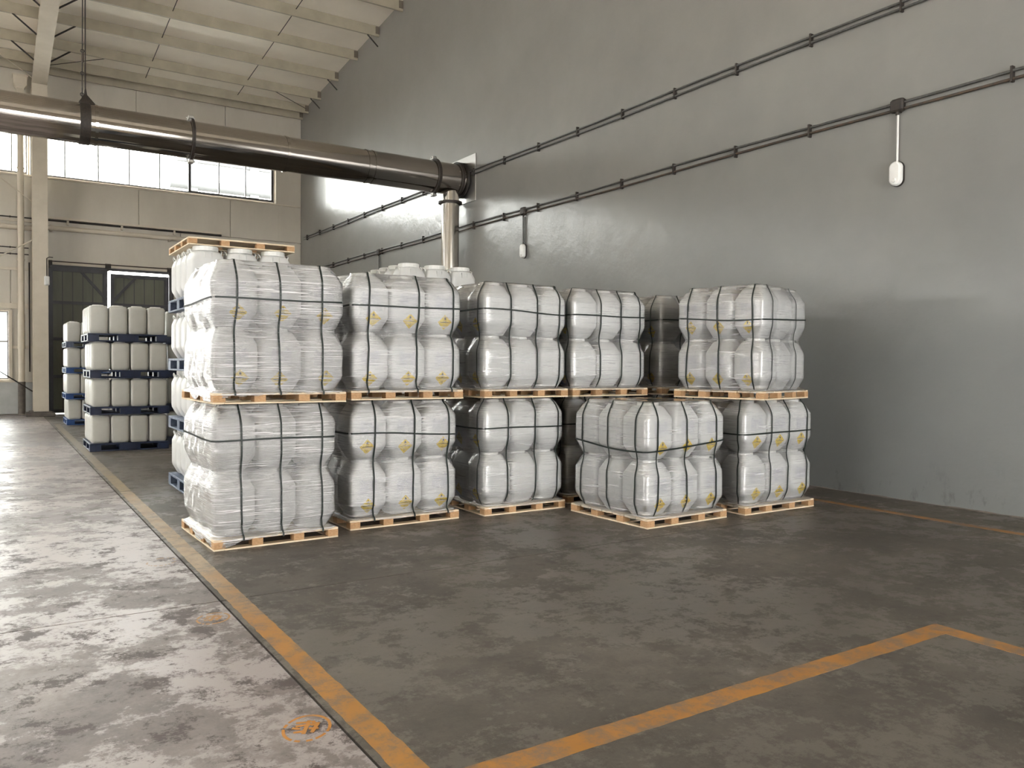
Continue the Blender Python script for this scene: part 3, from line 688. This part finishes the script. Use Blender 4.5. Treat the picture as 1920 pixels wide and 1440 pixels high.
for row in range(11):
    z = .37-row*.0125; u = -.09
    lim = .09
    if row == 0:
        for a in (-.075, .045, .062): fan(mb, [(a, z), (a+.012, z), (a+.012, z+.012), (a, z+.012)], .0030, 0)
        continue
    while u < lim:
        wd = rr.uniform(.008, .035)
        if not -.018 < u < .0: fan(mb, [(u, z), (min(lim, u+wd), z), (min(lim, u+wd), z+.0055), (u, z+.0055)], .0030, 0)
        u += wd+.005
me_ink = mb.mesh('printed_text_block', 'label_ink')

# ---------------------------------------------------------------- wooden pallets (parts shared)
def pallet_parts(parent, sx_=1.15, sy=1.15, level=0, rr=R):
    hx, hy = sx_/2, sy/2; out = []
    n = 7; wd = sy/n
    for i in range(n):
        g = .004 if i not in (1, 3, 5) else .008
        out.append(ob('deck_board', MB().cbox((-hx, -hy+i*wd+g, .074), (hx, -hy+(i+1)*wd-g, PZ), .002), 'deck_wood', parent))
    for y in (-hy, -hy/3-.04, hy/3-.04, hy-.09): out.append(ob('bottom_board', MB().cbox((-hx+.092, y, 0), (hx-.092, y+.09, .014), .002), 'deck_wood', parent))
    for x in (-hx, hx-.09): out.append(ob('bottom_board', MB().cbox((x, -hy, 0), (x+.09, hy, .014), .002), 'deck_wood', parent))
    for x in (-hx+.05, -hx/3, hx/3, hx-.05):
        for y in (-hy+.05, -hy/3+.005, hy/3+.005, hy-.05):
            w_ = .05 if abs(x) < hx*.5 else .05
            out.append(ob('block', MB().cbox((x-w_, y-.05, .0145), (x+w_, y+.05, .0735), .003), 'block_wood', parent))
    return out

# ---------------------------------------------------------------- stretch film surface (numeric)
CX = [-.377, 0, .377]; CY = [-.362, 0, .362]
def film_radius(kxy, kz, seed, hi=1.0):
    th = np.linspace(0, 2*np.pi, 241)[:-1]; zs = np.concatenate([np.linspace(0, 2*HW, 75)])
    rad = np.zeros((len(zs), len(th))); rg = np.linspace(.25, .86, 150)
    c, s_ = np.cos(th), np.sin(th)
    for iz, z in enumerate(zs):
        t = (z % HW)/HW if z < 2*HW-1e-6 else 1.0
        a, b, n = DA*e_of(t), DB*e_of(t), n_of(t)
        X = rg[:, None]*c; Y = rg[:, None]*s_; ins = np.zeros_like(X, bool)
        for x0 in CX:
            for y0 in CY:
                if x0 == 0 and y0 == 0: continue
                ins |= (np.abs((X-x0)/a)**n+np.abs((Y-y0)/b)**n) <= 1
        r = np.where(ins, rg[:, None], 0).max(0); r[r == 0] = .40
        # convex hull of this section
        pts = np.stack([r*c, r*s_], 1); order = np.lexsort((pts[:, 1], pts[:, 0])); ps = pts[order]
        def half(ps):
            h = []
            for p in ps:
                while len(h) > 1 and (h[-1][0]-h[-2][0])*(p[1]-h[-2][1])-(h[-1][1]-h[-2][1])*(p[0]-h[-2][0]) <= 0: h.pop()
                h.append(p)
            return h[:-1]
        H = np.array(half(ps)+half(ps[::-1])); H2 = np.roll(H, -1, 0)
        rh = np.full(len(th), 9.)
        nx, ny = (H2-H)[:, 1], -(H2-H)[:, 0]; dd = nx*H[:, 0]+ny*H[:, 1]
        den = nx[:, None]*c+ny[:, None]*s_
        with np.errstate(all='ignore'):
            rh = np.where(den > 1e-9, dd[:, None]/den, 9).min(0)
        rad[iz] = rh+kxy*(r-rh)
    # vertical tension: upper hull along z
    out = rad.copy()
    for k in range(len(th)):
        h = []
        for i, z in enumerate(zs):
            p = (z, rad[i, k])
            while len(h) > 1 and (h[-1][0]-h[-2][0])*(p[1]-h[-2][1])-(h[-1][1]-h[-2][1])*(p[0]-h[-2][0]) >= 0: h.pop()
            h.append(p)
        hz = np.array(h); out[:, k] = np.interp(zs, hz[:, 0], hz[:, 1])
    inner = (zs > .15) & (zs < 2*HW-.16)
    kk = np.where(inner, kz, 1.0)[:, None]
    res = out+kk*(rad-out)
    for _ in range(3): res = (np.roll(res, 1, 1)+2*res+np.roll(res, -1, 1))/4
    r2 = res.copy(); r2[1:-1] = (res[:-2]+2*res[1:-1]+res[2:])/4; res = np.maximum(r2, res-.01)
    return th, zs, np.maximum(res, rad-.002)+.011
def box_r(th, hx, hy, n=14):
    return (np.abs(np.cos(th)/hx)**n+np.abs(np.sin(th)/hy)**n)**(-1/n)
def film_mesh(name, F, mat, seed, skirt=0.0, rough=.003, tatter=0.0):
    th, zs, rad = F; rs = np.random.RandomState(seed); nt_ = len(th)
    ph = rs.uniform(0, 6.28, 12)
    rings = []
    c, s_ = np.cos(th), np.sin(th)
    rp = box_r(th, .574, .574)
    # skirt over the pallet edge
    zz = PZ
    if tatter:
        left = np.exp(-((np.abs((th-math.pi*1.12+math.pi) % (2*math.pi)-math.pi))/.75)**4)
        hang = tatter*left*(.65+.35*np.sin(th*9+ph[0]))+.012*np.abs(np.sin(th*17+ph[1]))
    else: hang = .008*(1+np.sin(th*7+ph[0]))+.006*np.abs(np.sin(th*19+ph[1]))
    rings.append([(a, b, z) for a, b, z in zip((rp+.010)*c, (rp+.010)*s_, np.maximum(zz-hang, .02))])
    rings.append([(a, b, z) for a, b, z in zip((rp+.008)*c, (rp+.008)*s_, np.maximum(zz-hang*.5, .05))])
    rb_ = rad[2]+.5*(rp-rad[2])
    rings.append([(a, b, z) for a, b, z in zip((rp+.003)*c, (rp+.003)*s_, np.full(nt_, zz+.008))])
    rings.append([(a, b, z) for a, b, z in zip(rb_*c, rb_*s_, np.full(nt_, zz+.02))])
    for i, z in enumerate(zs):
        if i < 2: continue
        wv = rough*(np.sin(th*13+z*17+ph[2])*.5+np.sin(th*23-z*29+ph[3])*.35)
        r = rad[i]+np.maximum(wv, -.004)
        if z < .16: r = np.maximum(r, r+(rp-r)*(.10*(1-z/.16)))
        zo = .002 if i < len(zs)-1 else .004
        rings.append([(a, b, zz+z+zo) for a, b in zip(r*c, r*s_)])
    zt = zz+zs[-1]+.004
    for q, dzz in ((.93, .003), (.7, .002), (.4, .003), (.12, .004)):
        r = rad[-1]*q; wv = .003*np.sin(th*9+ph[5]+q*9)*np.sin(th*4+ph[6])
        rings.append([(a, b, zt+dzz+max(0, w_)) for a, b, w_ in zip(r*c, r*s_, wv)])
    mb = MB().loft(rings, cap0=False, cap1=True)
    return mb.mesh(name, mat)
F_tight = film_radius(.14, .70, 1)
F_loose = film_radius(.20, .72, 2)
FM = {
 'A1': (film_mesh('stretch_film', F_tight, 'film_thick', 3, tatter=.075, rough=.005), F_tight),
 'A2': (film_mesh('stretch_film', F_tight, 'film_thick', 8, tatter=.085, rough=.005), F_tight),
 'B': (film_mesh('stretch_film', F_loose, 'film_medium', 5, rough=.003), F_loose),
 'C': (film_mesh('stretch_film', F_loose, 'film_thin', 6, rough=.002), F_loose),
 'D': (film_mesh('stretch_film', F_loose, 'film_thin', 12, rough=.002), F_loose)}

def section(F, z):
    th, zs, rad = F
    r = np.array([np.interp(z-PZ, zs, rad[:, k]) for k in range(len(th))])
    return np.stack([r*np.cos(th), r*np.sin(th)], 1)
def ribbon(pts, outs, wdir, w_=.016, t=.0016):
    vs = []
    for p, o_, wd in zip(pts, outs, wdir):
        p = Vector(p); o_ = Vector(o_).normalized(); wd = Vector(wd).normalized()
        vs += [p-wd*w_/2, p+wd*w_/2, p+wd*w_/2+o_*t, p-wd*w_/2+o_*t]
    fs = []
    for i in range(len(pts)-1):
        for k in range(4): fs.append((i*4+k, i*4+(k+1) % 4, i*4+4+(k+1) % 4, i*4+4+k))
    fs += [(3, 2, 1, 0), tuple(len(vs)-4+k for k in range(4))]
    return MB().add(vs, fs)
def face_at(F, axis, sgn, u, z):
    P_ = section(F, z); o_, a = (1, 0) if axis == 'y' else (0, 1)
    sel = P_[(P_[:, o_]*sgn > 0) & (np.abs(P_[:, a]) < .58)]
    # outermost at u
    sel = sel[np.abs(sel[:, o_]) > .30]; idx = np.argsort(sel[:, a]); x, y = sel[idx, a], np.abs(sel[idx, o_])
    return float(np.interp(u, x, y))
def vstrap(F, axis, u, seed, off=.006, w_=.016, over=False):
    """strap round the load in the plane x=u (axis 'y') or y=u (axis 'x')"""
    rr = random.Random(seed); a1, a2, a3 = rr.uniform(-.025, .025), rr.uniform(-.009, .009), rr.uniform(-.004, .004)
    zt = PZ+2*HW; side = []
    zl = np.linspace(PZ+.01, zt-.02, 30)
    ext = [np.abs(section(F, z)[:, 0 if axis == 'y' else 1]).max() for z in zl]
    def uu(z):
        q = (z-PZ)/(zt-PZ); v = u+a1*(q-.5)+a2*math.sin(q*6.3)+a3*math.sin(q*11); e = float(np.interp(z, zl, ext))*.86
        return max(-e, min(e, v))
    prof = {}
    for sgn in (-1, 1):
        d = np.array([face_at(F, axis, sgn, uu(z), z) for z in zl])
        # a taut strap: partly bridges the hollows
        h = []
        for z, r in zip(zl, d):
            while len(h) > 1 and (h[-1][0]-h[-2][0])*(r-h[-2][1])-(h[-1][1]-h[-2][1])*(z-h[-2][0]) >= 0: h.pop()
            h.append((z, r))
        hz = np.array(h); hull = np.interp(zl, hz[:, 0], hz[:, 1])
        d = np.maximum(d, hull-.036)+off
        for _ in range(2): d[1:-1] = np.maximum(d[1:-1], (d[:-2]+2*d[1:-1]+d[2:])/4)
        prof[sgn] = d
    pts = []; outs = []
    if over:
        pts += [(uu(zl[0]), -.589, PZ-.022), (uu(zl[0]), -.589, PZ+.004), (uu(zl[0]), -(prof[-1][1]+.589)/2, zl[0]+.02)]; outs += [(0, -1, 0), (0, -1, .5), (0, -1, .8)]
    for i, z in enumerate(zl):
        if over and z < PZ+.06: continue
        pts.append((uu(z), -prof[-1][i], z)); outs.append((0, -1, 0))
    e0 = prof[-1][-1]; e1 = prof[1][-1]
    pts.append((uu(zt), -e0+.012, zt+.008)); outs.append((0, -1, 1))
    pts.append((uu(zt), -e0+.04, zt+.0105)); outs.append((0, -.2, 1))
    pts.append((uu(zt), 0, zt+.0115)); outs.append((0, 0, 1))
    pts.append((uu(zt), e1-.04, zt+.0105)); outs.append((0, .2, 1))
    pts.append((uu(zt), e1-.012, zt+.008)); outs.append((0, 1, 1))
    for i in range(len(zl)-1, -1, -1): pts.append((uu(zl[i]), prof[1][i], zl[i])); outs.append((0, 1, 0))
    wd = [(1, 0, 0)]*len(pts)
    if axis == 'x':
        sw = lambda v: (v[1], v[0], v[2]); pts = [sw(p) for p in pts]; outs = [sw(p) for p in outs]; wd = [(0, 1, 0)]*len(pts)
    return ribbon(pts, outs, wd, w_)
def hstrap(F, z0, droop, ph, off=.006):
    P_ = section(F, z0); n = len(P_); pts = []; outs = []
    # hull of the section
    c = P_.mean(0); ang = np.arctan2(P_[:, 1], P_[:, 0]); r = np.hypot(P_[:, 0], P_[:, 1])
    for _ in range(60):
        q = (np.roll(P_, 1, 0)+np.roll(P_, -1, 0))/2; rq = np.hypot(q[:, 0], q[:, 1]); rp = np.hypot(P_[:, 0], P_[:, 1])
        P_ = np.where((rq > rp)[:, None], q, P_)
    for i in range(0, n+1, 3):
        p = P_[i % n]; t = ang[i % n]; l = np.hypot(*p); 
        pts.append((p[0]*(1+off/l), p[1]*(1+off/l), z0+droop*math.sin(t+ph)+.006*math.sin(3*t+ph))); outs.append((p[0]/l, p[1]/l, 0))
    return ribbon(pts, outs, [(0, 0, 1)]*len(pts))

# ---------------------------------------------------------------- wrapped loads
def load(name, label, x, y, z, rz, film_key, sx_=1.0, sy_=1.0, fx_straps=(), fy_straps=(), hz=(), labels='front', dia_rows=(0, 1), ink=True, corner=True, seed=1, strapmat='green_strap'):
    """x, y = front left corner of the pallet"""
    hx, hy = .575*sx_, .575*sy_
    cx = x+hx*math.cos(rz)-hy*math.sin(rz); cy = y+hx*math.sin(rz)+hy*math.cos(rz)
    t = thing(name, label, 'wrapped load', (cx, cy, z), rz, 'stretch wrapped pallet loads of white drums')
    t.scale = (sx_, sy_, 1)
    pal = link('pallet', None, t); pallet_parts(pal)
    rr = random.Random(seed)
    for L in range(2):
        for i, dx in enumerate(CX):
            for j, dy in enumerate(CY):
                if i == 1 and j == 1: continue
                if j == 2 and i == 1: pass
                d = link('drum', me_body, t, (dx, dy, PZ+.001+L*HW))
                face = None
                if labels == 'front' and j == 0: face = 0
                if labels == 'left' and i == 0: face = -math.pi/2
                d['_'] = 0; del d['_']
                lid = link('lid', me_lid, d)
                if face is not None:
                    s_ = DB/DA if face else 1
                    if L in dia_rows:
                        h_ = link('hazard_label', me_dia, d, (rr.uniform(-.02, .03) if not face else 0, 0, rr.uniform(-.008, .008)), face)
                        if face: h_.location = (0, 0, 0); h_.scale = (DB/DA*.985, DA/DB*1.004, 1)
                        h_['label'] = 'yellow diamond oxidiser label with flame symbol'
                    if ink:
                        h_ = link('printed_label', me_ink, d, (0, 0, 0), face)
                        if face: h_.scale = (DB/DA*.985, DA/DB*1.004, 1)
                        h_['label'] = 'faint blue-grey printed text block'
    me, F = FM[film_key]
    link('stretch_film', me, t)['label'] = 'clear stretch film with fine horizontal strands'
    for k, u in enumerate(fx_straps): ob('strap', vstrap(F, 'y', u, seed*31+k, over=film_key[0] in 'AB'), strapmat, t)['label'] = 'dark green vertical strap'
    for k, u in enumerate(fy_straps): ob('strap', vstrap(F, 'x', u, seed*57+k, .007), strapmat, t)['label'] = 'dark green vertical strap'
    for (z0, dr, ph) in hz: ob('strap', hstrap(F, z0, dr, ph), 'green_strap', t)['label'] = 'dark green horizontal strap'
    return t
U3 = (-.40, 0.0, .40)
load('wrapped_pallet_load', 'thickly wrapped load without yellow labels, bottom left, on the floor nearest the aisle', 1.575, 7.04, 0, .03, 'A1', .97, 1.03, (-.33, .03, .42), (), [(.94, .006, 0)], labels=None, seed=1, strapmat='green_strap_film_glints')
load('wrapped_pallet_load', 'thickly wrapped load with yellow diamonds, top left, below the drums under a wooden pallet', 1.565, 7.02, 1.252, .015, 'A2', 1.03, 1.06, (-.39, -.02, .36), (), [(.90, .012, 2.6)], seed=2, strapmat='green_strap_film_glints')
load('wrapped_pallet_load', 'wrapped load on the floor, second from the left in the bottom row', 2.885, 7.27, 0, .02, 'B', 1.05, 1.0, (-.33, .08, .46), (.38, ), [(.90, -.03, 1.2)], seed=3)
load('wrapped_pallet_load', 'wrapped load in the top row, second from the left, yellow diamonds on its front', 2.89, 7.27, 1.252, 0, 'B', 1.07, 1.0, (-.40, .09, .47), (), [(.91, .018, 2.5)], seed=4, strapmat='green_strap')
load('wrapped_pallet_load', 'wrapped load with a creased lower film, third from the left in the bottom row', 4.37, 7.24, 0, .0, 'C', .925, 1.0, (-.25, .14, .47), (-.42, .38), [(.93, .006, 1)], labels='left', seed=5)
load('wrapped_pallet_load', 'wrapped load with plain bulging drum fronts, third from the left in the top row', 4.36, 7.24, 1.252, 0, 'C', .955, 1.0, (-.22, .14, .46), (-.42, .36), [(.93, -.02, 1.4)], labels='left', seed=6)
load('wrapped_pallet_load', 'shaded wrapped load half hidden in the gap behind the bottom row', 5.60, 7.42, 0, 0, 'D', .96, 1.0, (-.25, .14, .46), (-.40, .0, .4), [(.93, .01, 1)], labels='left', seed=7)
load('wrapped_pallet_load', 'wrapped load in the top row right of centre, standing behind the big cornered load', 5.53, 7.24, 1.252, 0, 'D', .985, 1.0, (-.16, .16, .46), (-.44, .36), [(.93, .008, 2)], labels='left', seed=8)
load('wrapped_pallet_load', 'big wrapped load standing furthest forward on the floor, its corner towards the camera', 5.40, 5.85, 0, .03, 'D', 1.015, 1.04, (-.42, -.02, .42), (-.40, 0, .40), [(.82, .07, 1.0)], seed=9)
load('wrapped_pallet_load', 'wrapped load at the right end of the bottom row beside the yellow wall line', 6.81, 5.85, 0, .0, 'C', 1.02, 1.0, (-.15, .14, .46), (-.46, .3), [(.90, .03, .6)], seed=10)
load('wrapped_pallet_load', 'wrapped load turned slightly askew at the right end of the top row', 6.86, 5.66, 1.252, .24, 'C', .97, .96, (-.36, .25), (-.42, .0, .40), [(.90, .04, .9)], labels='left', seed=11)
load('wrapped_pallet_load', 'hidden wrapped load on the floor under the narrow visible one', 6.98, 7.34, 0, 0, 'D', 1.0, 1.0, (-.2,), (-.42,), [(.93, .008, 2)], labels='left', seed=12)
load('wrapped_pallet_load', 'wrapped load in the top row showing only a narrow strip left of the askew one', 6.95, 7.30, 1.252, 0, 'D', 1.0, 1.0, (-.22, .2), (-.36, .3), [(.93, .008, 2)], labels='left', seed=13)

# ---------------------------------------------------------------- loose drums behind the wrapped loads
def open_drum_proto(w_, d_, h_, name, body_mat, small=False):
    TE2 = [0, .015, .05, .20, .25, .70, .74, .86, .895, .905]; EE2 = [.62, .68, .76, .98, 1, 1, .99, .86, .78, .74]; NE2 = [3, 3, 3.6, 6, 6, 6, 6, 4, 2.6, 2.2]
    if small:
        TE2 = [0, .02, .05, .09, .15, .84, .90, .955, .965, .967]; EE2 = [.84, .9, .95, .985, 1, 1, .98, .86, .74, .6]; NE2 = [6, 6, 6, 7, 7, 7, 7, 6, 4, 3]
    a, b = w_/2-.004, d_/2-.004
    t = link(name, None)
    mb = MB().loft([sq(a*e, b*e, n, q*h_, 36) for q, e, n in zip(TE2, EE2, NE2)])
    rl = min(a, b)*(.93 if not small else .62)
    # embossed square on the shoulder of the front
    if not small:
        zc = .80*h_; yy = -b*.985
        for (x0, x1, z0, z1) in ((-.045, .045, .035, .041), (-.045, .045, -.041, -.035), (-.045, -.039, -.035, .035), (.039, .045, -.035, .035)):
            mb.box((x0+.0, yy+.0+(.03 if z0 > 0 else .0)-.006, zc+z0), (x1, yy+.034, zc+z1))
    else:
        zc = .80*h_; mb.box((-.045, -b-.004, zc-.006), (.045, -b+.01, zc+.006))
    ob('body', mb, body_mat, t)
    link('lid', lid_mesh(rl if not small else rl, h_*(.905 if not small else .967), h_*.998, 36).mesh('lid', 'drum_lid'), t)
    for s_ in (-1, 1):
        if small: break
        x = s_*a
        mb = MB().path([(x*.84, -.055, h_*.84), (x*.91, -.045, h_*.905), (x*.93, 0, h_*.935), (x*.91, .045, h_*.905), (x*.84, .055, h_*.84)], .009, 8)
        ob('carry_handle', mb, 'drum_lid', t)
    return t
def blue_pallet(wx, wy, h_, name, mat):
    t = link(name, None); hx, hy = wx/2, wy/2
    ob('top_deck', MB().cbox((-hx, -hy, h_-.03), (hx, hy, h_), .006), mat, t)
    ob('bottom_deck', MB().cbox((-hx, -hy, 0), (hx, hy, .022), .006), mat, t)
    for x in (-hx+.09, 0, hx-.09):
        for y in (-hy+.08, 0, hy-.08):
            wx_ = .09 if x else .17
            ob('pallet_foot', MB().box((x-wx_, y-.08, .0221), (x+wx_, y+.08, h_-.0301)), mat, t)
    return t
ORD = ['first', 'second', 'third', 'fourth', 'fifth']
def drum_stack(who, x, y, rz, nx, ny, wx, wy, dh, ph, tiers, dm, pm, jit, shell, tiers_from=0, dname='white_drum', grp=None, small=False, top_only_full=False):
    W, D = nx*wx, ny*wy
    proto = open_drum_proto(wx, wy, dh, dname, dm, small); used = False
    pps = {}; rr = random.Random(int(x*100+y))
    for T in range(tiers_from, tiers):
        ox, oy = (rr.uniform(-jit, jit), rr.uniform(-jit, jit)) if T else (0, 0)
        z = T*(dh+ph)
        mat = pm[T % len(pm)]
        if mat not in pps:
            p = blue_pallet(W+.04, D+.04, ph, 'plastic_pallet', mat); pps[mat] = p
        else: p = copy_tree(pps[mat])
        p.location = (x+W/2+ox, y+D/2+oy, z); 
        tag(p, '%s plastic pallet under the %s tier of drums in %s' % ({'blue_plastic': 'dark blue', 'blue_plastic_bright': 'bright blue', 'grey_blue_plastic': 'grey-blue'}[mat], ORD[T], who), 'pallet', 'blue plastic pallets')
        for i in range(nx):
            for j in range(ny):
                if shell and i > 0 and j > 0 and not (i == nx-1 and j == ny-1): continue
                c = proto if not used else copy_tree(proto); used = True
                c.location = (x+wx*(i+.5)+ox+rr.uniform(-.002, .002), y+wy*(j+.5)+oy+rr.uniform(-.002, .002), z+ph+.0005)
                c.rotation_euler = (0, 0, rr.uniform(-.008, .008))
                if j == 0: pos = 'front row, %s from the left' % ORD[i]
                elif i == 0: pos = 'left side, %s back from the front' % ORD[j]
                else: pos = 'rear corner'
                tag(c, 'white drum, %s tier, %s, %s' % (ORD[T], pos, who), 'drum', grp)
drum_stack('stack under wooden pallet', 1.98, 10.02, 0, 3, 4, .405, .322, .595, .155, 4, 'drum_plastic', ['grey_blue_plastic'], .0, True, grp='white screw-lid drums behind the wrapped loads')
drum_stack('stack before the duct', 4.68, 10.02, 0, 3, 4, .405, .322, .595, .155, 4, 'drum_plastic', ['grey_blue_plastic'], .0, True, grp='white screw-lid drums behind the wrapped loads')
BM = ['blue_plastic']
drum_stack('near blue stack', 1.49, 16.05, 0, 4, 4, .318, .31, .515, .142, 4, 'drum_plastic_dull', BM, .03, True, dname='white_jerrycan', grp='square white drums on blue pallets', small=True)
drum_stack('blue stack at right', 2.90, 16.9, 0, 4, 4, .318, .31, .515, .142, 4, 'drum_plastic_dull', BM, .02, True, dname='white_jerrycan', grp='square white drums on blue pallets', small=True)
drum_stack('farthest blue stack', 1.62, 23.1, 0, 4, 4, .318, .31, .515, .142, 4, 'drum_plastic_dull', ['blue_plastic_bright', 'blue_plastic_bright', 'blue_plastic_bright', 'grey_blue_plastic'], .03, True, dname='white_jerrycan', grp='square white drums on blue pallets', small=True)
# wooden pallet lying on the back left drum stack
wpal = thing('wooden_pallet', 'empty wooden pallet lying on top of the drums at the back left', 'pallet', (2.60, 10.68, 3.003))
pallet_parts(wpal, 1.27, 1.25)

# ---------------------------------------------------------------- outside, seen through the ribbon window
og = struct('ground_outside', MB().box((-90, YF+.4, -.35), (110, 120, -.25)), 'outside_ground')
pr = thing('pipe_rack', 'pale steel pipe rack standing outside, seen faintly through the ribbon window', 'structure', (14.0, 48, 0))
for x in (-4.4, -1.0, 2.6): ob('rack_post', MB().box((x-.25, -.2, -.25), (x+.25, .2, 14.5)), 'outside_steel', pr)
for z in (12.9, 14.15): ob('rack_beam', MB().box((-5.2, -.15, z), (3.6, .15, z+.35)), 'outside_steel', pr)
for z in (11.5, 13.3): ob('rack_pipe', MB().tube((-5.6, 0, z+.15), (4.0, 0, z+.15), .3, 12), 'outside_steel', pr)
